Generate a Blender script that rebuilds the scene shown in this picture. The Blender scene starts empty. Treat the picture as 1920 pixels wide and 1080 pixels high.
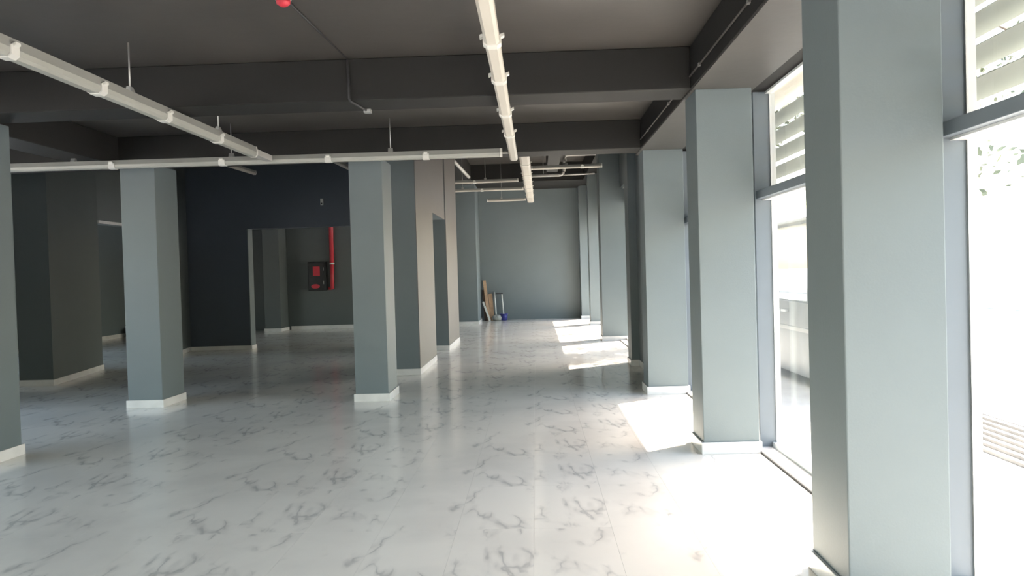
import bpy, bmesh, math, random
from mathutils import Vector, Matrix, noise
random.seed(7)
C = bpy.context.scene.collection
PI = math.pi

# ------------------------------------------------------------------ camera
cam_d = bpy.data.cameras.new('camera'); cam = bpy.data.objects.new('camera', cam_d); C.objects.link(cam)
bpy.context.scene.camera = cam
F = 1450.0
cam_d.sensor_width = 36; cam_d.lens = F/1920*36; cam_d.clip_start = .05; cam_d.clip_end = 400
d_ = Vector((1004-960, 540-512, -F)).normalized()          # where the hall's axis (+Y) points, in camera axes
v_ = Vector((-.028, 1, 0)); v_ = (v_ - v_.dot(d_)*d_).normalized()
x_ = d_.cross(v_)
R = Matrix((x_, d_, v_))                                    # rows: world axes in camera axes -> camera to world
M4 = R.to_4x4(); M4.translation = Vector((0, 0, 1.5))
cam.matrix_world = M4

# ------------------------------------------------------------------ sky, sun, exposure
SUN_DIR = Vector((-.82*.74, -.57*.74, -1)).normalized()   # direction the light travels
w = bpy.data.worlds.new('sky'); bpy.context.scene.world = w; w.use_nodes = True
wn = w.node_tree.nodes; wl = w.node_tree.links; wn.clear()
sk = wn.new('ShaderNodeTexSky'); sk.sky_type = 'NISHITA'; sk.sun_disc = False
sk.sun_elevation = math.asin(-SUN_DIR.z); sk.sun_rotation = math.atan2(-SUN_DIR.x, -SUN_DIR.y)
sk.dust_density = 2.0; sk.air_density = 1.2
bg = wn.new('ShaderNodeBackground'); bg.inputs['Strength'].default_value = 1.35
wo = wn.new('ShaderNodeOutputWorld')
wb_ = wn.new('ShaderNodeMix'); wb_.data_type = 'RGBA'; wb_.blend_type = 'MULTIPLY'; wb_.inputs[0].default_value = 1
wb_.inputs[7].default_value = (1.10, 1.0, .885, 1)                                  # the phone's warm white balance, the same all over the sky
wl.new(sk.outputs[0], wb_.inputs[6]); wl.new(wb_.outputs[2], bg.inputs[0]); wl.new(bg.outputs[0], wo.inputs[0])
sd = bpy.data.lights.new('sun', 'SUN'); sd.energy = 32; sd.angle = math.radians(.6); sd.color = (1, .93, .83)
sun = bpy.data.objects.new('sun', sd); C.objects.link(sun)
sun.rotation_euler = (-SUN_DIR).to_track_quat('Z', 'Y').to_euler(); sun.location = (12, 14, 20)
vs = bpy.context.scene.view_settings
vs.view_transform = 'Standard'; vs.look = 'None'; vs.gamma = 1; vs.use_curve_mapping = False
vs.exposure = 0.17
bpy.context.scene.cycles.max_bounces = 14
bpy.context.scene.cycles.diffuse_bounces = 10
bpy.context.scene.cycles.transparent_max_bounces = 16

# ------------------------------------------------------------------ materials
def mat(name, col, rough=.5, metal=0, bump=0, bscale=40, vary=0, vscale=3, spec=.5):
    m = bpy.data.materials.new(name); m.use_nodes = True
    n = m.node_tree.nodes; l = m.node_tree.links
    b = n['Principled BSDF']; b.inputs['Base Color'].default_value = (*col, 1)
    b.inputs['Roughness'].default_value = rough; b.inputs['Metallic'].default_value = metal
    b.inputs['Specular IOR Level'].default_value = spec
    tc = n.new('ShaderNodeTexCoord')
    if vary:
        nz = n.new('ShaderNodeTexNoise'); nz.inputs['Scale'].default_value = vscale; nz.inputs['Detail'].default_value = 4
        l.new(tc.outputs['Object'], nz.inputs['Vector'])
        mp = n.new('ShaderNodeMapRange'); mp.inputs[1].default_value = .3; mp.inputs[2].default_value = .7
        mp.inputs[3].default_value = 1-vary; mp.inputs[4].default_value = 1+vary
        l.new(nz.outputs[0], mp.inputs[0])
        mx = n.new('ShaderNodeMix'); mx.data_type = 'RGBA'; mx.blend_type = 'MULTIPLY'; mx.inputs[0].default_value = 1
        mx.inputs[6].default_value = (*col, 1); l.new(mp.outputs[0], mx.inputs[7]); l.new(mx.outputs[2], b.inputs['Base Color'])
    if bump:
        nb = n.new('ShaderNodeTexNoise'); nb.inputs['Scale'].default_value = bscale; nb.inputs['Detail'].default_value = 3
        l.new(tc.outputs['Object'], nb.inputs['Vector'])
        bp = n.new('ShaderNodeBump'); bp.inputs['Strength'].default_value = bump; bp.inputs['Distance'].default_value = .004
        l.new(nb.outputs[0], bp.inputs['Height']); l.new(bp.outputs[0], b.inputs['Normal'])
    return m

def marble_floor():
    """polished printed marble tile, the same print on every tile of a column of tiles"""
    m = bpy.data.materials.new('printed_marble_tile'); m.use_nodes = True
    n = m.node_tree.nodes; l = m.node_tree.links; b = n['Principled BSDF']
    g = n.new('ShaderNodeNewGeometry'); s = n.new('ShaderNodeSeparateXYZ'); l.new(g.outputs['Position'], s.inputs[0])
    def mth(op, a, bb=None, c=None):
        q = n.new('ShaderNodeMath'); q.operation = op
        for i, v in enumerate((a, bb, c)):
            if v is None: continue
            if isinstance(v, (int, float)): q.inputs[i].default_value = v
            else: l.new(v, q.inputs[i])
        return q.outputs[0]
    ux = mth('DIVIDE', mth('SUBTRACT', s.outputs[0], TX0), TW); uy = mth('DIVIDE', mth('SUBTRACT', s.outputs[1], TY0), TL)
    col = mth('FLOOR', ux); row = mth('FLOOR', uy)
    fx = mth('MULTIPLY', mth('FRACT', ux), TW); fy = mth('MULTIPLY', mth('FRACT', uy), TL)
    var = mth('MODULO', mth('ADD', mth('MULTIPLY', col, 7), mth('MULTIPLY', mth('FLOOR', mth('DIVIDE', row, 3)), 5)), 4)
    cb = n.new('ShaderNodeCombineXYZ'); l.new(fx, cb.inputs[0]); l.new(fy, cb.inputs[1]); l.new(mth('MULTIPLY', var, 2.37), cb.inputs[2])
    def nz(scale, detail, dist, vec, rough=.55):
        q = n.new('ShaderNodeTexNoise'); q.inputs['Scale'].default_value = scale; q.inputs['Detail'].default_value = detail
        q.inputs['Distortion'].default_value = dist; q.inputs['Roughness'].default_value = rough; l.new(vec, q.inputs['Vector']); return q.outputs[0]
    mpn = n.new('ShaderNodeMapping'); mpn.inputs['Rotation'].default_value = (0, 0, .6); mpn.inputs['Scale'].default_value = (1.7, .75, 1)
    l.new(cb.outputs[0], mpn.inputs[0])
    r1 = mth('ABSOLUTE', mth('SUBTRACT', nz(1.6, 3.5, .35, mpn.outputs[0]), .5))
    def ramp(v, lo, hi, a, bb):
        q = n.new('ShaderNodeMapRange'); q.interpolation_type = 'SMOOTHSTEP'
        for i, k in enumerate((lo, hi, a, bb)): q.inputs[i+1].default_value = k
        l.new(v, q.inputs[0]); return q.outputs[0]
    vein = ramp(r1, 0, .016, 1, 0)
    soft = ramp(r1, 0, .06, 1, 0)
    mask = ramp(nz(3.2, 2, 0, cb.outputs[0]), .44, .62, 0, 1)
    cloud = ramp(nz(1.1, 4, .3, g.outputs['Position']), .38, .66, 0, 1)
    amt = mth('ADD', mth('MULTIPLY', mth('MULTIPLY', vein, mask), .30), mth('MULTIPLY', mth('MULTIPLY', soft, mask), .21))
    amt = mth('ADD', amt, mth('MULTIPLY', cloud, .14))
    mx = n.new('ShaderNodeMix'); mx.data_type = 'RGBA'; l.new(amt, mx.inputs[0])
    mx.inputs[6].default_value = (.875, .825, .752, 1); mx.inputs[7].default_value = (.28, .27, .265, 1)
    l.new(mx.outputs[2], b.inputs['Base Color'])
    b.inputs['Roughness'].default_value = .14; b.inputs['Specular IOR Level'].default_value = .45
    return m

def glass(name, tint=(.95, .955, .95)):
    m = bpy.data.materials.new(name); m.use_nodes = True; n = m.node_tree.nodes; l = m.node_tree.links; n.clear()
    t = n.new('ShaderNodeBsdfTransparent'); t.inputs[0].default_value = (*tint, 1)
    g = n.new('ShaderNodeBsdfGlossy'); g.inputs['Roughness'].default_value = .02
    lw = n.new('ShaderNodeLayerWeight'); lw.inputs[0].default_value = .5            # Schlick's reflectance of plain glass
    pw = n.new('ShaderNodeMath'); pw.operation = 'POWER'; pw.inputs[1].default_value = 5; l.new(lw.outputs['Facing'], pw.inputs[0])
    fr = n.new('ShaderNodeMath'); fr.operation = 'MULTIPLY_ADD'; fr.inputs[1].default_value = .95; fr.inputs[2].default_value = .04; l.new(pw.outputs[0], fr.inputs[0])
    mx = n.new('ShaderNodeMixShader'); o = n.new('ShaderNodeOutputMaterial')
    l.new(fr.outputs[0], mx.inputs[0]); l.new(t.outputs[0], mx.inputs[1]); l.new(g.outputs[0], mx.inputs[2]); l.new(mx.outputs[0], o.inputs[0])
    return m

TW, TL, TX0, TY0 = .455, .91, -7.33, 1.79
PAINT = mat('grey_green_wall_paint', (.133, .161, .170), .5, bump=.15, bscale=90, vary=.03, vscale=2)
CEIL_SHADE = mat('ceiling_paint_shaded', (.018, .0175, .017), .6, spec=.25, bump=.2, bscale=9, vary=.06, vscale=1.5)  # ceiling paint darkened: the shade on the beam faces is in the colour
CEIL_LIT = mat('ceiling_paint_lit', (.064, .059, .055), .42, bump=.3, bscale=7, vary=.08, vscale=1.5)  # lighter than the beams: bounce light from the floor is in the colour
PAINT_D = mat('dark_ceiling_paint', (.058, .053, .049), .42, bump=.3, bscale=7, vary=.08, vscale=1.5)
WALL_SHADE_BLUE = mat('wall_paint_blue_shade', (.064, .078, .098), .5, vary=.03, vscale=2)  # wall paint darkened and blued: the back wall's shade is in the colour
WALL_BOUNCE = mat('wall_paint_sun_bounce', (.090, .081, .076), .5, bump=.15, bscale=90, vary=.03, vscale=2)  # wall paint warmed: sun bounce on the aisle side is in the colour
WALL_SHADE = mat('wall_paint_shaded', (.092, .106, .104), .5, vary=.03, vscale=2)  # darker copy of the wall paint for the dim left and rear walls, shade included
MARBLE = marble_floor()
GROUT = mat('grout', (.82, .78, .72), .7, vary=.05)
SKIRT = mat('white_marble_skirting', (.66, .64, .62), .25, vary=.06, vscale=6)
ALU = mat('slate_blue_aluminium', (.145, .17, .195), .35, vary=.02)
ALU_L = mat('pale_aluminium', (.62, .63, .62), .35, vary=.02)
GASKET = mat('black_gasket', (.03, .03, .032), .6, vary=.05)
GLASS = glass('window_glass')
LIGHTW = mat('cream_plastic', (.50, .47, .415), .35, vary=.02)
LIGHTG = mat('grey_white_plastic', (.35, .35, .315), .35, vary=.02)
HOUSING = mat('grey_white_housing', (.27, .27, .25), .4, vary=.02)
CLIP = mat('white_clip_plastic', (.64, .63, .59), .3, vary=.02)
STEEL = mat('galvanised_rod', (.42, .42, .41), .4, metal=.6, vary=.05)
GREYP = mat('grey_pipe', (.42, .41, .39), .45, vary=.04)
REDP = mat('red_pipe_enamel', (.50, .045, .06), .4, vary=.05)
BLACK = mat('black_enamel', (.010, .011, .013), .4, vary=.05)
REDM = mat('red_marking', (.55, .03, .05), .5, vary=.05)
SLAT = mat('pale_louvre_slat', (.36, .375, .34), .5, vary=.04)
def translucent(m, col, f):
    n = m.node_tree.nodes; l = m.node_tree.links
    t = n.new('ShaderNodeBsdfTranslucent'); t.inputs[0].default_value = (*col, 1)
    mx = n.new('ShaderNodeMixShader'); mx.inputs[0].default_value = f
    l.new(n['Principled BSDF'].outputs[0], mx.inputs[1]); l.new(t.outputs[0], mx.inputs[2]); l.new(mx.outputs[0], n['Material Output'].inputs[0])
translucent(SLAT, (.40, .42, .37), .10)
WOOD = mat('raw_timber', (.46, .31, .20), .6, bump=.2, bscale=30, vary=.15, vscale=8)
WOODD = mat('dark_brown_timber', (.07, .045, .03), .6, vary=.15, vscale=8)
PALE = mat('pale_plastic', (.62, .63, .60), .4, vary=.03)
BLUE = mat('blue_plastic', (.035, .04, .22), .4, vary=.05)
WHITEB = mat('white_card', (.85, .86, .88), .6, vary=.03)
PAVE = mat('pale_paving', (.52, .50, .47), .8, bump=.3, bscale=30, vary=.08)
ASPH = mat('asphalt', (.30, .30, .30), .9, bump=.4, bscale=60, vary=.1)
KERB = mat('grey_stone', (.30, .29, .28), .8, vary=.1)
FACADE = mat('cream_render', (.62, .58, .50), .85, vary=.05)
CARP = mat('silver_car_paint', (.20, .212, .215), .3, metal=.3, vary=.01)
TYRE = mat('tyre_rubber', (.02, .02, .02), .8, vary=.1)
LEAF = mat('tree_leaves', (.15, .17, .10), .6, vary=.3, vscale=2)
BARK = mat('tree_bark', (.14, .10, .07), .9, bump=.5, bscale=20, vary=.2)

# ------------------------------------------------------------------ helpers
def box_bm(bm, x0, x1, y0, y1, z0, z1, bev=0):
    ret = bmesh.ops.create_cube(bm, size=1)
    vs_ = ret['verts']
    for v in vs_:
        v.co = Vector((x0+(v.co.x+.5)*(x1-x0), y0+(v.co.y+.5)*(y1-y0), z0+(v.co.z+.5)*(z1-z0)))
    if bev:
        es = list({e for v in vs_ for e in v.link_edges})
        bmesh.ops.bevel(bm, geom=es, offset=bev, segments=2, affect='EDGES', profile=.5)

def tube_bm(bm, pts, r, seg=12, cap=True):
    pts = [Vector(p) for p in pts]; rings = []
    up = Vector((0, 0, 1))
    for i, p in enumerate(pts):
        t = (pts[min(i+1, len(pts)-1)] - pts[max(i-1, 0)]).normalized()
        a = t.cross(up) if abs(t.z) < .95 else t.cross(Vector((1, 0, 0)))
        a.normalize(); b = t.cross(a)
        rr = r[i] if isinstance(r, (list, tuple)) else r
        rings.append([bm.verts.new(p + a*rr*math.cos(2*PI*k/seg) + b*rr*math.sin(2*PI*k/seg)) for k in range(seg)])
    for i in range(len(rings)-1):
        for k in range(seg):
            bm.faces.new((rings[i][k], rings[i][(k+1) % seg], rings[i+1][(k+1) % seg], rings[i+1][k]))
    if cap:
        bm.faces.new(rings[0][::-1]); bm.faces.new(rings[-1])

def prism_bm(bm, poly, axis, a, b):
    """poly: list of 2-D points; extruded along axis 'x' or 'y' from a to b"""
    def P(p, t):
        return Vector((t, p[0], p[1])) if axis == 'x' else Vector((p[0], t, p[1]))
    va = [bm.verts.new(P(p, a)) for p in poly]; vb = [bm.verts.new(P(p, b)) for p in poly]
    n = len(poly)
    for i in range(n): bm.faces.new((va[i], va[(i+1) % n], vb[(i+1) % n], vb[i]))
    bm.faces.new(va[::-1]); bm.faces.new(vb)

def obj(name, bm, m, parent=None, smooth=False, label=None):
    bmesh.ops.recalc_face_normals(bm, faces=bm.faces)
    me = bpy.data.meshes.new(name)
    o = bpy.data.objects.new(name, me); C.objects.link(o)
    if parent is not None:
        off = Vector(parent['_loc']) if '_loc' in parent else Vector((0, 0, 0))
        bmesh.ops.translate(bm, verts=bm.verts, vec=-off)
        o.parent = parent
        o['_loc'] = tuple(off)
    bm.to_mesh(me); bm.free()
    if smooth:
        for p in me.polygons: p.use_smooth = True
    me.materials.append(m)
    if label: o['label'] = label
    return o

def box(name, m, parent, x0, x1, y0, y1, z0, z1, bev=0, label=None):
    bm = bmesh.new(); box_bm(bm, x0, x1, y0, y1, z0, z1, bev)
    return obj(name, bm, m, parent, label=label)

def tube(name, m, parent, pts, r, seg=12, label=None):
    bm = bmesh.new(); tube_bm(bm, pts, r, seg)
    return obj(name, bm, m, parent, smooth=True, label=label)

def thing(name, label, cat, loc=(0, 0, 0), group=None):
    o = bpy.data.objects.new(name, None); C.objects.link(o); o.location = loc; o.empty_display_size = .2
    o['label'] = label; o['category'] = cat; o['_loc'] = tuple(loc)
    if group: o['group'] = group
    return o

def struct(name, loc=(0, 0, 0)):
    o = bpy.data.objects.new(name, None); C.objects.link(o); o['kind'] = 'structure'; o['_loc'] = tuple(loc); o.location = loc
    return o

def sbox(name, m, *b):
    o = box(name, m, None, *b); o['kind'] = 'structure'; return o

# ------------------------------------------------------------------ heights of the room
ZB, ZC = 2.945, 3.285            # underside of the beams, ceiling of the front hall
ZH, ZHB = 4.78, 4.25             # ceiling and side beam of the rear hall
YLOW = 10.4                      # the low ceiling ends here
YR = -7.5                        # wall behind the camera
XL = -11.9                       # far left wall
XG = 1.95                        # glass line of the street front

# ------------------------------------------------------------------ floor
TX1, TY1 = TX0+20*TW, TY0+12*TL
bm = bmesh.new()
box_bm(bm, -7.75, TX0, YR-.3, 9.0, -.12, 0)
box_bm(bm, XL-.3, TX0, 9.0, 26, -.12, 0)
box_bm(bm, TX1, 1.77, YR-.3, 26, -.12, 0)
box_bm(bm, TX0, TX1, YR-.3, TY0, -.12, 0)
box_bm(bm, TX0, TX1, TY1, 26, -.12, 0)
floor = obj('floor', bm, MARBLE); floor['kind'] = 'structure'
box('tile_bed', GROUT, floor, TX0, TX1, TY0, TY1, -.12, -.006)
bm = bmesh.new(); box_bm(bm, 0, TW-.0008, 0, TL-.0008, -.012, 0)
tile0 = obj('floor_tile', bm, MARBLE, floor); tile0.location = (TX0+.0004, TY0+.0004, 0)
for i in range(20):
    for j in range(12):
        if i == j == 0: continue
        t = tile0.copy(); C.objects.link(t); t.parent = floor
        t.location = (TX0+i*TW+.0004, TY0+j*TL+.0004, 0)

# ------------------------------------------------------------------ ceiling with its beams
ceil = sbox('ceiling', PAINT_D, -7.9, XG+.3, YR-.3, YLOW, ZC, ZC+.25)
box('side_ceiling', PAINT_D, ceil, XL-.3, -7.9, 8.9, YLOW, ZC, ZC+.25)
box('high_ceiling', PAINT_D, ceil, XL-.3, XG+.3, YLOW, 26, ZH, ZH+.2)
box('ceiling_riser', PAINT_D, ceil, XL-.3, XG+.3, YLOW-.25, YLOW, ZC+.25, ZH+.2)
def beam(*b, m=CEIL_SHADE, label=None): return box('ceiling_beam', m, ceil, *b, .008, label)
for yb in (-5.3, -2.4, .55, 3.42):                       # the same grid goes on over and behind the camera
    if yb < 3: beam(-7.6, 1.29, yb, yb+.38, ZB, ZC)
beam(-7.6, 1.29, 6.28, 6.68, ZB, ZC)
beam(XL, 1.29, 9.22, 9.62, ZB, ZC)
sb = beam(1.29, XG+.02, YR, 9.75, ZB, ZC)
box('soffit_bounce_board', CEIL_LIT, sb, 1.295, 1.80, YR, 9.75, ZB-.012, ZB)                   # side beam over the windows; added board colours its underside as lit from below
beam(-5.42, -4.99, 6.68, 9.22, ZB, ZC)
beam(-5.42, -4.99, YR, 6.28, ZB, ZC)
# rear hall: high side beam, cross beam at the far end, short beam
beam(1.50, XG+.05, YLOW, 25.6, ZHB, ZH)
beam(-2.35, 1.5, 23.1, 25.4, 4.235, ZH)
beam(.33, .60, 14.5, 18.7, 3.92, ZH)
beam(-2.35, -1.85, 17.7, 23.1, 4.2, ZH)

# ------------------------------------------------------------------ walls
wf = sbox('wall_far', PAINT, -2.7, 1.95, 25.3, 25.5, 0, ZHB)
# left side of the rear hall: two thick wall lengths and the head over the gap between them
def wall_piece(name, b, m=PAINT, skirts=('s', 'e')):
    o = sbox(name, m, *b)
    x0, x1, y0, y1 = b[:4]
    if 's' in skirts: box('baseboard', SKIRT, o, x0-.015, x1+.015, y0-.015, y0, 0, .095, .003)
    if 'e' in skirts: box('baseboard', SKIRT, o, x1, x1+.015, y0, y1, 0, .095, .003)
    if 'w' in skirts: box('baseboard', SKIRT, o, x0-.015, x0, y0, y1, 0, .095, .003)
    return o
wl_ = wall_piece('wall_left', (-2.26, -1.80, 11.72, 13.66, 0, ZH))
box('door_head', PAINT, wl_, -2.26, -1.80, 13.66, 15.48, 2.62, ZH)
w2 = box('wall_length', PAINT, wl_, -2.26, -1.78, 15.48, 17.6, 0, ZH)
box('baseboard', SKIRT, w2, -2.27, -1.765, 15.465, 15.48, 0, .095, .003)
box('baseboard', SKIRT, w2, -1.78, -1.765, 15.48, 17.615, 0, .095, .003)
box('aisle_bounce_skin', WALL_BOUNCE, wl_, -1.80, -1.792, 11.722, 13.66, .097, ZH, 0, 'added skin with sun bounce in its warm grey, towards the aisle')  # thin added skins carry the sun bounce colour of the aisle side
box('aisle_bounce_skin', WALL_BOUNCE, wl_, -1.80, -1.792, 13.66, 15.48, 2.62, ZH, 0, 'added skin with sun bounce in its warm grey, over the gap')
box('aisle_bounce_skin', WALL_BOUNCE, w2, -1.78, -1.772, 15.482, 17.6, .097, ZH, 0, 'added skin with sun bounce in its warm grey, towards the aisle')
# back wall of the side hall with its wide opening
wb = sbox('wall_back', WALL_SHADE_BLUE, -7.66, -6.32, 16.85, 17.1, 0, ZH)
box('opening_head', WALL_SHADE_BLUE, wb, -6.32, -2.26, 16.85, 17.1, 2.65, ZH)
box('baseboard', SKIRT, wb, -7.66, -6.305, 16.835, 16.85, 0, .085, .003)
box('opening_jamb', PAINT, wb, -6.32, -6.30, 16.845, 17.12, 0, 2.65)
box('baseboard', SKIRT, wb, -6.30, -6.285, 16.835, 17.13, 0, .085, .003)
# dark wall line on the left with a doorway
def wall_prism(name, poly, m, parent=None, z0=0, z1=ZH):
    bm = bmesh.new(); va = [bm.verts.new((*p, z0)) for p in poly]; vb = [bm.verts.new((*p, z1)) for p in poly]; n = len(poly)
    for i in range(n): bm.faces.new((va[i], va[(i+1) % n], vb[(i+1) % n], vb[i]))
    bm.faces.new(va); bm.faces.new(vb)
    o = obj(name, bm, m, parent)
    if parent is None: o['kind'] = 'structure'
    return o
def skirt_line(p, q, parent, h=.09, t=.015):
    p, q = Vector(p), Vector(q); d = (q-p).normalized(); nrm = Vector((d.y, -d.x))*t
    wall_prism('baseboard', [p, q, q+nrm, p+nrm], SKIRT, parent, 0, h)
ws = wall_prism('wall_side', [(-7.9, 11.52), (-7.37, 11.52), (-7.76, 13.55), (-8.25, 13.6)], WALL_SHADE)
skirt_line((-7.915, 11.52), (-7.355, 11.52), ws); skirt_line((-7.37, 11.52), (-7.76, 13.56), ws)
box('door_head', WALL_SHADE, ws, -8.25, -7.76, 13.55, 15.5, 2.65, ZH)
box('door_trim', SKIRT, ws, -7.77, -7.73, 13.55, 15.5, 2.61, 2.66)
w3 = wall_prism('wall_length', [(-8.2, 15.5), (-7.41, 15.5), (-7.66, 16.86), (-7.66, 17.1), (-8.2, 17.1)], WALL_SHADE, ws)
skirt_line((-7.41, 15.5), (-7.66, 16.84), w3)
# rear wall of the back rooms
wr = sbox('wall_rear', WALL_SHADE, XL, -2.34, 23.1, 23.3, 0, ZH)
box('baseboard', SKIRT, wr, -7.4, -2.55, 23.08, 23.1, 0, .11, .003)
# outer left wall: solid at the rear, glazed in front
we = sbox('wall_outer', PAINT, XL-.3, XL, 16.8, 26, 0, ZH)
box('baseboard', SKIRT, we, XL, XL+.015, 16.8, 23.1, 0, .1)
box('wall_length', PAINT, we, XL-.3, XL, 8.9, 16.8, 3.0, ZH)
box('wall_length', PAINT, we, XL-.3, XL, 8.9, 11.4, 0, 3.0)
box('wall_head', PAINT, we, -7.9, -7.6, YR, 9.1, 2.9, ZC)
box('wall_return', PAINT, we, XL, -7.6, 8.9, 9.1, 0, ZC)
# wall behind the camera, open to the street on its right half
wc = sbox('wall_entrance', PAINT, -7.9, -6.0, YR-.25, YR, 0, ZC)
box('wall_head', PAINT, wc, -6.0, 2.2, YR-.25, YR, 2.75, ZC)
# street side: solid bay behind the third column, parapets over the rear windows
wr2 = sbox('wall_right', PAINT, 1.60, XG+.05, 9.7, 12.2, 0, ZHB)
box('baseboard', SKIRT, wr2, 1.588, 1.60, 9.72, 12.15, 0, .095, .003)
box('wall_head', PAINT, wr2, 1.86, XG+.08, 12.2, 25.5, 3.28, ZHB)
box('upper_fascia', FACADE, wr2, XG+.03, XG+.33, YR, 26, ZB+.0, ZH+.3)

# ------------------------------------------------------------------ columns
def column(x0, x1, y0, y1, z1, label, m=PAINT, group=None, sh=.095):
    cx, cy = (x0+x1)/2, (y0+y1)/2
    t = thing('column', label, 'column', (cx, cy, 0), group)
    box('shaft', m, t, x0, x1, y0, y1, 0, z1, .006)
    e = .018
    for b in ((x0-e, x1+e, y0-e, y0), (x0-e, x1+e, y1, y1+e), (x0-e, x0, y0, y1), (x1, x1+e, y0, y1)):
        box('skirting', SKIRT, t, *b, 0, sh, .003)
    return t
column(1.335, 1.775, 3.40, 3.85, ZB-.01, 'grey-green square column nearest the viewer, cut by the bottom edge of the picture', )
column(1.32, 1.765, 6.265, 6.69, ZB-.01, 'grey-green window column with white skirting, second along the glass front from the viewer')
column(1.322, 1.80, 9.33, 9.74, ZB-.01, 'grey-green column just in front of the windowless dark bay on the street side')
column(1.475, 1.90, 12.17, 12.62, ZHB, 'dark shaded column at the far end of the windowless bay')
column(1.415, 1.98, 16.70, 17.2, ZHB, 'wide pale grey column between the two sun patches in the rear hall')
column(1.52, 1.97, 21.80, 22.25, ZHB, 'slim-looking pale column second from the far green wall on the window side')
column(1.44, 1.97, 24.75, 25.28, ZHB, 'corner pier on the window side touching the far green wall')
column(-5.13, -4.665, 6.36, 6.80, ZB, 'grey column cut off by the left edge of the picture')
column(-4.985, -4.56, 9.22, 9.80, ZB, 'grey column in front of the dark back wall, under the long cross light')
column(-2.222, -1.82, 9.30, 9.90, ZB, 'grey-green column in the middle of the picture, right of the wide dark opening')
column(-2.34, -1.76, 23.25, 24.45, ZHB, 'grey-green pier at the far end of the rear hall, left of the leaning timber')
column(-2.34, -1.80, 24.95, 25.28, ZHB, 'shallow corner pier behind the leaning timber at the far wall')
column(-7.96, -7.48, 22.4, 23.09, ZH, 'blue-grey pier seen through the wide dark opening, left of the fire hose cabinet', WALL_SHADE)
column(1.32, 1.77, .5, .95, ZB-.01, 'street side column beside the viewer, out of the picture', group='columns beside and behind the viewer')
column(1.32, 1.77, -2.4, -1.95, ZB-.01, 'street side column beside the viewer, out of the picture', group='columns beside and behind the viewer')

# ------------------------------------------------------------------ street front windows
XS = 1.82
def window(n, y0, y1, zh, louvre=True, posts=(), transom=2.055):
    o = struct('window_%d' % n)
    box('sill', SKIRT, o, 1.785, XG+.06, y0, y1, -.1, .012, .004)
    box('sill_edge', GASKET, o, 1.77, 1.785, y0, y1, -.1, .016)
    box('bottom_rail', ALU_L, o, XG-.03, XG+.02, y0, y1, .012, .05)
    zt = zh if transom is None else transom
    for p in posts:
        f = box('post', ALU, o, XS, XG+.03, p, p+.07, .012, zh, .003)
        box('gasket', ALU_L, f, XG+.0, XG+.045, p-.012, p, .05, zh)
    box('glass_pane', GLASS, o, XG, XG+.008, y0, y1, .05, zt)
    if transom is not None:
        box('transom', ALU, o, XS+.01, XG+.03, y0, y1, zt, zt+.065, .003)
        box('transom_flange', ALU_L, o, XS+.06, XG+.03, y0, y1, zt-.012, zt)
        box('glass_pane', GLASS, o, XG, XG+.008, y0, y1, zt+.065, zh)
    box('head_rail', ALU_L, o, XG-.03, XG+.03, y0, y1, zh-.018, zh)
    if louvre:
        k = 0; z = zt+.07
        while z < zh-.06:
            bm = bmesh.new()
            prism_bm(bm, [(2.10, z+.08), (2.18, z), (2.188, z+.008), (2.108, z+.088)], 'y', y0, y1)
            obj('louvre_slat', bm, SLAT, o); z += .152; k += 1
    return o
window(1, YR, .7, ZB-.012, True, (-4.5, -2.2, .58))
window(2, .7, 3.62, ZB-.012, True, (3.55,))
window(3, 3.62, 6.5, ZB-.012, True, (6.43,))
window(4, 6.5, 9.71, ZB-.012, True, (9.5,))
window(5, 12.6, 16.9, 3.28, False, (12.62, 14.6, 16.75), None)
window(6, 16.9, 22.0, 3.28, False, (19.3, 21.9), None)
window(7, 22.0, 25.3, 3.28, False, (24.7,), None)
def side_window(n, x, y0, y1, zh):
    o = struct('window_%d' % n)
    k = max(2, round((y1-y0)/1.6))
    for i in range(k+1):
        y = y0+(y1-y0)*i/k
        box('post', ALU, o, x-.2, x-.1, min(max(y-.03, y0), y1-.06), min(max(y+.03, y0+.06), y1), 0, zh)
    box('head_rail', ALU, o, x-.2, x-.1, y0, y1, zh-.06, zh); box('bottom_rail', ALU, o, x-.2, x-.1, y0, y1, 0, .06)
    box('glass_pane', GLASS, o, x-.155, x-.148, y0, y1, .06, zh-.06)
side_window(8, -7.6, YR, 9.0, 2.9)
side_window(9, XL, 11.4, 16.8, 3.0)
o = struct('window_10')
for i in range(6):
    x = -6.0+i*1.6
    box('post', ALU, o, x, x+.07, YR-.2, YR-.08, 0, 2.75)
box('glass_pane', GLASS, o, -6.0, 2.1, YR-.15, YR-.142, .0, 2.75)

# ------------------------------------------------------------------ lights
def oriented(name, m, parent, a, b, prof, bev=0):
    """profile (across, up) swept from a to b, horizontal run"""
    a, b = Vector(a), Vector(b); t = (b-a).normalized(); s = t.cross(Vector((0, 0, 1))).normalized()
    bm = bmesh.new()
    va = [bm.verts.new(a+s*p[0]+Vector((0, 0, p[1]))) for p in prof]; vb = [bm.verts.new(b+s*p[0]+Vector((0, 0, p[1]))) for p in prof]
    n = len(prof)
    for i in range(n): bm.faces.new((va[i], va[(i+1) % n], vb[(i+1) % n], vb[i]))
    bm.faces.new(va[::-1]); bm.faces.new(vb)
    return obj(name, bm, m, parent)

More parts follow.
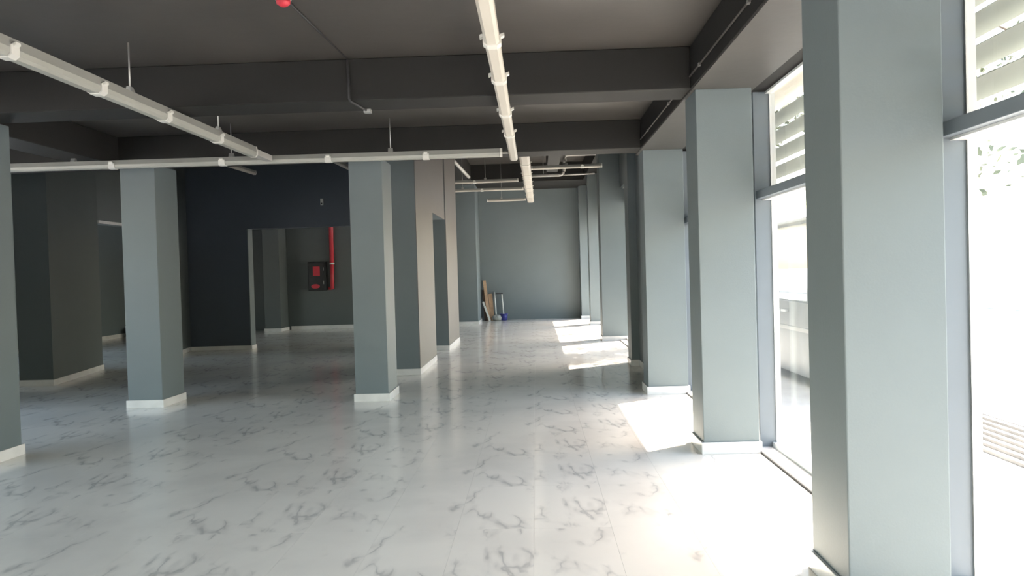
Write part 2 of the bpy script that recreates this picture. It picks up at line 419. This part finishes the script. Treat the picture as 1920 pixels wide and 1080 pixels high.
def light_run(label, a, b, joints, rods=(), w=.085, h=.085, group=None, gap=0, lens=None):
    a, b = Vector(a), Vector(b); L = (b-a).length; t = (b-a).normalized()
    T = thing('linear_light', label, 'light fitting', tuple(a), group)
    hw = w/2
    oriented('housing', HOUSING, T, a, b, [(-hw*.78, h*.5), (hw*.78, h*.5), (hw, -h*.05), (-hw, -h*.05)])
    js = [0]+list(joints)+[L]
    for p, q in zip(js[:-1], js[1:]):
        oriented('diffuser', lens or LIGHTW, T, a+t*(p+.006), a+t*(q-.006), [(-hw, -h*.05), (hw, -h*.05), (hw*.92, -h*.34), (hw*.55, -h*.5), (-hw*.55, -h*.5), (-hw*.92, -h*.34)])
    for j in joints:
        oriented('joint_clip', CLIP, T, a+t*(j-.035), a+t*(j+.035), [(-hw-.006, h*.12), (hw+.006, h*.12), (hw+.006, -h*.40), (hw*.6, -h*.5-.007), (-hw*.6, -h*.5-.007), (-hw-.006, -h*.40)])
        for sgn in (-1, 1):
            s = t.cross(Vector((0, 0, 1)))
            oriented('side_latch', CLIP, T, a+t*(j-.02)+s*sgn*(hw+.012), a+t*(j+.02)+s*sgn*(hw+.012), [(-.012, .0), (.012, .012), (.012, .028), (-.012, .02)])
    for c, sg in ((a, -1), (b, 1)):
        oriented('end_cap', CLIP, T, c, c+t*sg*.025, [(-hw*.85, h*.5), (hw*.85, h*.5), (hw+.002, -h*.05), (hw*.92, -h*.36), (hw*.55, -h*.52), (-hw*.55, -h*.52), (-hw*.92, -h*.36), (-hw-.002, -h*.05)])
    for r_, zt in rods:
        p = a+t*r_
        rd = tube('hanger_rod', STEEL, T, [p+Vector((0, 0, h*.5)), (p.x, p.y, zt)], .006 if zt < 4 else .004, 8)
        oriented('bracket', STEEL, T, p-t*.025, p+t*.025, [(-.03, h*.5), (.03, h*.5), (.012, h*.5+.045), (-.012, h*.5+.045)])
    return T
ZL = 2.86
# the long cream run above the aisle
light_run('long cream linear light running down the middle of the ceiling to the cross light', (-.206, .2, 2.82), (-.208, 8.75, 2.82),
          (1.1, 2.0, 2.95, 4.16, 5.0, 6.1, 7.05), ((2.3, ZC), (4.6, ZC), (7.6, ZC)), .09, .085)
# the run coming in from the upper left
light_run('grey-white linear light slanting in from the upper left corner', (-2.98, .9, ZL), (-2.94, 8.08, ZL),
          (.62, 1.55, 2.5, 3.42, 4.32, 5.26, 6.28), ((4.75, ZC), (6.32, ZC)), .095, .11, lens=LIGHTG)
# crossing run
light_run('long grey-white linear light hung crosswise below the second beam', (-5.94, 8.62, ZL), (-.36, 8.70, ZL),
          (1.2, 2.45, 3.65, 4.75), ((.75, ZC), (2.55, ZC), (4.35, ZC)), .09, .09, lens=LIGHTG)
tube('junction_stub', GREYP, bpy.data.objects['linear_light.002'], [(-.335, 8.70, ZL), (-.25, 8.71, ZL)], .014)
box('junction_arm', GREYP, bpy.data.objects['linear_light.001'], -2.985, -2.90, 8.105, 8.575, ZL-.03, ZL+.035, .004, 'grey unlit link without a diffuser')
# rear hall
light_run('wide cream light of short segments along the rear hall ceiling', (-.16, 12.2, 3.66), (-.085, 23.15, 3.66),
          (1.5, 3.0, 4.6, 5.4, 6.2, 7.1, 8.0, 9.35), ((2.0, ZH), (6.0, ZH), (10.0, ZH)), .20, .10)
light_run('slim crosswise light meeting the rear hall light from the left, nearest of three', (-2.3, 18.0, 3.66), (-.36, 17.92, 3.66), (.95,), ((1.2, ZH),), .075, .075)
light_run('slim crosswise light meeting the rear hall light from the left, middle of three', (-2.3, 19.76, 3.66), (-.27, 19.72, 3.66), (1.0,), ((.5, ZH),), .075, .075)
light_run('short crosswise light at the far end of the rear hall light, beside the far wall', (-1.33, 22.68, 3.66), (-.25, 22.6, 3.66), (), ((.4, ZH),), .075, .075)
light_run('slim crosswise light reaching from the rear hall light to the window columns', (.0, 15.95, 3.66), (1.40, 15.9, 3.66), (1.02,), ((.7, ZH),), .075, .075)
light_run('dim stub of a light in front of the dark wall, left of the middle', (-5.62, 14.0, 3.66), (-5.55, 15.3, 3.66), (), ((.6, ZH),), .08, .08)
light_run('dim stub of a light in front of the dark wall, beside the middle column', (-3.62, 14.0, 3.66), (-3.58, 15.3, 3.66), (), ((.6, ZH),), .08, .08)

# pipes and conduits of the rear hall
def arc(c, r, a0, a1, u, v, n=6):
    return [Vector(c)+Vector(u)*r*math.cos(a0+(a1-a0)*k/n)+Vector(v)*r*math.sin(a0+(a1-a0)*k/n) for k in range(n+1)]
T = thing('conduit_pipe', 'grey pipe with an upward bend crossing the rear hall under the ceiling', 'pipe', (0, 18.2, 3.8))
zp = 3.78
tube('pipe', GREYP, T, [(-.02, 18.2, zp), (.62, 18.2, zp)]+arc((.62, 18.2, zp+.12), .12, -PI/2, 0, (1, 0, 0), (0, 0, 1))+[(.74, 18.2, zp+.28)], .035)
tube('pipe', GREYP, T, [(.74, 18.2, zp+.28), (.74, 18.2, zp+.36)]+arc((.84, 18.2, zp+.36), .10, PI, PI/2, (1, 0, 0), (0, 0, 1))+[(1.49, 18.2, zp+.46)], .03)
tube('branch_pipe', GREYP, T, [(.66, 18.2, zp), (1.45, 18.24, zp+.02)], .022)
tube('pipe_clamp', STEEL, T, [(.25, 18.2, zp+.03), (.25, 18.2, ZH-.002)], .006, 8)
T = thing('strut', 'short slanting white strut under the rear hall ceiling beside the left wall', 'strut', (-1.9, 18.4, 4.1))
tube('strut_bar', GREYP, T, [(-1.80, 17.70, 4.12), (-1.62, 19.6, 3.98)], .04, 10)

# conduit along the side beam
T = thing('beam_conduit', 'dark cable conduit running along the inner face of the window beam', 'conduit', (1.27, 5, 3.06))
tube('conduit_tube', PAINT_D, T, [(1.281, -2, 3.04), (1.281, 9.2, 3.04)], .007, 8)
for k in range(7):
    box('saddle_clip', STEEL, T, 1.272, 1.29, .5+k*1.35, .53+k*1.35, 3.028, 3.052)
# cable with the red detector
T = thing('smoke_detector', 'small red alarm device on the dark ceiling at the top edge', 'detector', (-1.54, 4.86, ZC))
bm = bmesh.new(); tube_bm(bm, [(-1.54, 4.86, ZC), (-1.54, 4.86, ZC-.02)], .05, 20); obj('base_plate', bm, PALE, T, True)
bm = bmesh.new(); tube_bm(bm, [(-1.54, 4.86, ZC-.02), (-1.54, 4.86, ZC-.045), (-1.54, 4.86, ZC-.06)], [.045, .042, .02], 20); obj('sensor_head', bm, REDM, T, True)
T = thing('ceiling_cable', 'thin dark cable from the red device along the ceiling and down the first beam', 'cable', (-1.5, 5.5, ZC-.01))
tube('cable_run', GASKET, T, [(-1.53, 4.93, ZC-.008), (-1.475, 6.262, ZC-.008)], .007, 8)
tube('cable_drop', GASKET, T, [(-1.475, 6.262, ZC-.008), (-1.47, 6.264, ZB+.01), (-1.46, 6.27, ZB-.01), (-1.40, 6.66, ZB-.01)], .011, 8)
box('cable_clip', STEEL, T, -1.43, -1.37, 6.60, 6.66, ZB-.03, ZB)

# ------------------------------------------------------------------ fire cabinet and riser
T = thing('hose_cabinet', 'black fire hose cabinet with two red marks on the rear room wall', 'cabinet', (-6.52, 23.0, 1.17))
box('body', BLACK, T, -6.80, -6.255, 22.92, 23.1, 1.16, 2.02, .012)
dr = box('door', BLACK, T, -6.77, -6.32, 22.90, 22.92, 1.19, 1.99, .006)
box('red_plate', REDM, dr, -6.635, -6.43, 22.892, 22.90, 1.60, 1.88, .004, 'upper red rectangular plate')
bm = bmesh.new(); tube_bm(bm, [(-6.57, 22.90, 1.29), (-6.57, 22.885, 1.29)], 1, 20)
for v in bm.verts: v.co.x = -6.57+(v.co.x+6.57)*.13; v.co.z = 1.29+(v.co.z-1.29)*.065
obj('red_handle', bm, REDM, dr, False, 'lower red oval handle')
box('hinge', STEEL, dr, -6.33, -6.315, 22.89, 22.90, 1.35, 1.45); box('hinge', STEEL, dr, -6.33, -6.315, 22.89, 22.90, 1.75, 1.85)
T = thing('riser_pipe', 'red vertical fire pipe beside the black hose cabinet', 'pipe', (-6.08, 23.0, 1.2))
tube('pipe', REDP, T, [(-6.06, 22.98, ZH-.003), (-6.08, 22.98, 1.95)], .065, 14)
tube('pipe', REDP, T, [(-6.08, 22.98, 1.95), (-6.09, 22.98, 1.20)], .058, 14)
tube('coupling', PALE, T, [(-6.08, 22.98, 1.98), (-6.08, 22.98, 1.93)], .078, 14, 'pale coupling ring')
tube('elbow', REDP, T, [(-6.09, 22.98, 1.22), (-6.15, 22.99, 1.22), (-6.20, 23.0, 1.22)], .045, 12)
T = thing('wall_sensor', 'tiny pale sensor high on the dark back wall', 'sensor', (-4.63, 16.83, 3.2))
box('case', PALE, T, -4.66, -4.60, 16.81, 16.85, 3.12, 3.26, .006); box('lens', GASKET, T, -4.645, -4.615, 16.805, 16.81, 3.14, 3.17)

# ------------------------------------------------------------------ things at the far wall
def plank(label, a, b, wd, th, m):
    a, b = Vector(a), Vector(b); t = (b-a).normalized(); s = Vector((1, 0, 0)); s = (s-s.dot(t)*t).normalized(); q = t.cross(s)
    bm = bmesh.new(); L = (b-a).length
    box_bm(bm, -wd/2, wd/2, -th/2, th/2, 0, L, .004)
    Mx = Matrix((s, q, t)).transposed().to_4x4(); Mx.translation = a
    bmesh.ops.transform(bm, matrix=Mx, verts=bm.verts)
    o = obj('timber_plank', bm, m); o['label'] = label; o['category'] = 'plank'; return o
plank('tall raw timber plank leaning in the far corner, its top the highest', (-1.53, 24.93, .004), (-1.68, 25.24, 1.30), .10, .03, WOOD)
plank('dark brown board leaning behind the tall raw plank', (-1.63, 25.02, .004), (-1.70, 25.26, 1.0), .13, .02, WOODD)
plank('broad raw timber board leaning right of the tall plank', (-1.43, 25.02, .004), (-1.50, 25.26, .86), .13, .022, WOOD)
plank('short pale batten leaning in front of the planks', (-1.50, 24.78, .004), (-1.715, 24.88, .62), .06, .03, PALE)
T = thing('mop', 'pale-handled mop with a grey head left of the blue bucket', 'mop', (-1.36, 24.95, 0))
tube('handle', PALE, T, [(-1.30, 24.9, .12), (-1.36, 25.24, .92)], .022, 10)
bm = bmesh.new(); bmesh.ops.create_icosphere(bm, subdivisions=3, radius=1)
for v in bm.verts:
    k = 1+.22*noise.noise(v.co*3.1); v.co = Vector((-1.28+v.co.x*.15*k, 24.86+v.co.y*.12*k, max(.003, .09+v.co.z*.11*k)))
obj('mop_head', bm, mat('grey_mop_yarn', (.30, .31, .29), .9, bump=.6, bscale=50, vary=.2, vscale=20), T, True)
T = thing('broom', 'pale-handled broom standing in the blue bucket by the far green wall', 'broom', (-1.07, 25.05, .05))
tube('handle', PALE, T, [(-1.06, 25.02, .05), (-1.12, 25.20, .86)], .026, 10)
box('cross_bar', GASKET, T, -1.32, -1.08, 25.17, 25.20, .85, .885, .004, 'dark bar across the top')
T = thing('bucket', 'small blue bucket at the foot of the far green wall', 'bucket', (-1.06, 25.05, 0))
bm = bmesh.new(); tube_bm(bm, [(-1.06, 25.04, .002), (-1.06, 25.04, .20), (-1.06, 25.04, .205), (-1.06, 25.04, .03)], [.10, .125, .112, .09], 24); obj('pail', bm, BLUE, T, True)
bm = bmesh.new(); tube_bm(bm, [(-1.06, 25.04, .195), (-1.06, 25.04, .215)], .13, 24, False); obj('rim', bm, BLUE, T, True)
tube('bail', STEEL, T, arc((-1.06, 25.04, .2), .13, PI, 0, (1, 0, 0), (0, -.5, -.3), 10), .005, 6)
# white carton in the left back room
T = thing('carton', 'white open carton on the floor beyond the left doorway', 'box', (-11.6, 21.9, 0))
box('box_body', WHITEB, T, -11.72, -11.34, 21.75, 22.05, .002, .27, .004)
bm = bmesh.new(); prism_bm(bm, [(-11.79, .10), (-11.72, .10), (-11.72, .27), (-11.62, .40), (-11.62, .43), (-11.79, .31)], 'y', 21.80, 21.83); obj('flap', bm, WHITEB, T)

# ------------------------------------------------------------------ the street
ZG = -.10
pv = sbox('pavement', PAVE, XG+.06, 4.6, YR-.3, 380, ZG-.2, ZG)
sbox('road', ASPH, 4.6+.18, 16, -200, 380, ZG-.3, ZG-.12)
sbox('far_ground', PAVE, 16, 320, -200, 380, ZG-.3, ZG)
sbox('yard', PAVE, -320, -7.75, -200, 9.0, ZG-.3, ZG)
sbox('rear_yard', PAVE, -320, XL-.3, 9.0, 380, ZG-.3, ZG)
sbox('forecourt', PAVE, -7.75, 4.6, -200, YR-.3, ZG-.3, ZG)
ks = struct('kerb')
for k in range(24):
    box('kerb_stone', KERB, ks, 4.6, 4.78, -4+k*1.0, -4+k*1.0+.985, ZG-.3, ZG+.01, .01)
# low steps of long stone strips on the pavement
stp = thing('paving_strips', 'row of long grey stone strips laid in the pavement outside the nearest window', 'paving', (4, 7, ZG))
for k in range(7):
    box('stone_strip', KERB, stp, 3.70+k*.125, 3.70+k*.125+.05, 5.2, 8.2, ZG, ZG+.03, .004)

def leaf_tree(label, x, y, h, cz, rad, n, seed):
    rnd = random.Random(seed)
    T = thing('street_tree', label, 'tree', (x, y, ZG))
    tr = bmesh.new(); tube_bm(tr, [(x, y, ZG), (x+.05, y, 1.2), (x-.03, y+.06, h*.55), (x, y, cz)], [.14, .11, .09, .05], 10)
    for a in range(6):
        an = a*PI/3+.3; tube_bm(tr, [(x, y, h*.5), (x+math.cos(an)*rad*.4, y+math.sin(an)*rad*.4, cz), (x+math.cos(an)*rad*.8, y+math.sin(an)*rad*.8, cz+rad*.3)], [.05, .03, .012], 6)
    obj('trunk', tr, BARK, T, True)
    vs_, fs = [], []
    clumps = [(rnd.gauss(0, .45), rnd.gauss(0, .45), rnd.gauss(0, .35)) for _ in range(34)]
    for _ in range(n):
        c = rnd.choice(clumps)
        p = Vector((x+(c[0]+rnd.gauss(0, .14))*rad, y+(c[1]+rnd.gauss(0, .14))*rad, cz+(c[2]+rnd.gauss(0, .12))*rad))
        a = Vector((rnd.gauss(0, 1), rnd.gauss(0, 1), rnd.gauss(0, .6))).normalized(); b = a.orthogonal().normalized()
        s = rnd.uniform(.05, .09); i = len(vs_)
        vs_ += [p-a*s, p+b*s*.5, p+a*s, p-b*s*.5]; fs.append((i, i+1, i+2, i+3))
    me = bpy.data.meshes.new('foliage'); me.from_pydata([tuple(v-Vector((x, y, ZG))) for v in vs_], [], fs); me.materials.append(LEAF)
    o = bpy.data.objects.new('foliage', me); C.objects.link(o); o.parent = T; o['kind'] = 'stuff'
leaf_tree('street tree outside whose leaves break up the sun in the rear hall', 4.0, 15.9, 4.2, 4.7, 1.6, 11000, 3)
leaf_tree('street tree whose low leaves show at the top of the nearest window', 7.9, 10.6, 4.4, 4.5, 2.2, 6000, 5)

# silver van parked outside
def van():
    x0, x1, y0, y1 = 3.5, 4.9, 8.85, 13.4
    z0, zs, zr = .02, 1.03, 2.15
    T = thing('van', 'silver parked van seen through the second window bay', 'vehicle', ((x0+x1)/2, (y0+y1)/2, ZG-.02))
    bm = bmesh.new()
    prism_bm(bm, [(y0, z0), (y1, z0), (y1+.05, .55), (y1-.1, .95), (y1-.9, zs), (y0, zs), (y0-.05, .6)], 'x', x0, x1)
    es = [e for e in bm.edges]; bmesh.ops.bevel(bm, geom=es, offset=.04, segments=2, affect='EDGES')
    obj('body', bm, CARP, T)
    box('roof', CARP, T, x0+.06, x1-.06, y0+.05, y1-1.75, zr-.12, zr, .05)
    for s in (0, 1):
        xa = x0+.02 if s == 0 else x1-.08
        for yy, lean in ((y0+.08, 0), (10.05, -.14), (y1-1.1, -.75)):
            bm = bmesh.new(); prism_bm(bm, [(yy, zs-.03), (yy+.14, zs-.03), (yy+.14+lean, zr-.08), (yy+lean, zr-.08)], 'x', xa, xa+.06); obj('pillar', bm, CARP, T)
        box('side_glass', GLASS, T, xa+.025, xa+.033, y0+.15, y1-1.2, zs, zr-.1)
        box('side_moulding', GREYP, T, (x0-.012 if s == 0 else x1), (x0 if s == 0 else x1+.012), y0+.1, y1-.2, .62, .67)
        box('door_handle', ALU_L, T, (x0-.03 if s == 0 else x1), (x0 if s == 0 else x1+.03), 10.9, 11.1, .86, .89)
        for yy in (y0+.40, y1-.85):
            xw = x0-.01 if s == 0 else x1+.01
            wv = tube('wheel', TYRE, T, [(xw, yy, .22), (xw+(.2 if s == 0 else -.2), yy, .22)], .33, 24)
            tube('hub_cap', ALU_L, wv, [(xw-(.012 if s == 0 else -.012), yy, .22), (xw, yy, .22)], .19, 16)
    bm = bmesh.new(); prism_bm(bm, [(y1-.98, zs+.0), (y1-.96, zs), (y1-1.68, zr-.09), (y1-1.7, zr-.09)], 'x', x0+.08, x1-.08); obj('windscreen', bm, GLASS, T)
    box('rear_glass', GLASS, T, x0+.1, x1-.1, y0+.09, y0+.1, zs, zr-.12)
    box('tail_lamp', REDM, T, x0+.02, x0+.14, y0-.055, y0-.03, .75, 1.0); box('tail_lamp', REDM, T, x1-.14, x1-.02, y0-.055, y0-.03, .75, 1.0)
    box('bumper', GREYP, T, x0+.02, x1-.02, y0-.12, y0-.02, .15, .38, .03)
van()

for o in list(bpy.data.objects):
    if '_loc' in o: del o['_loc']
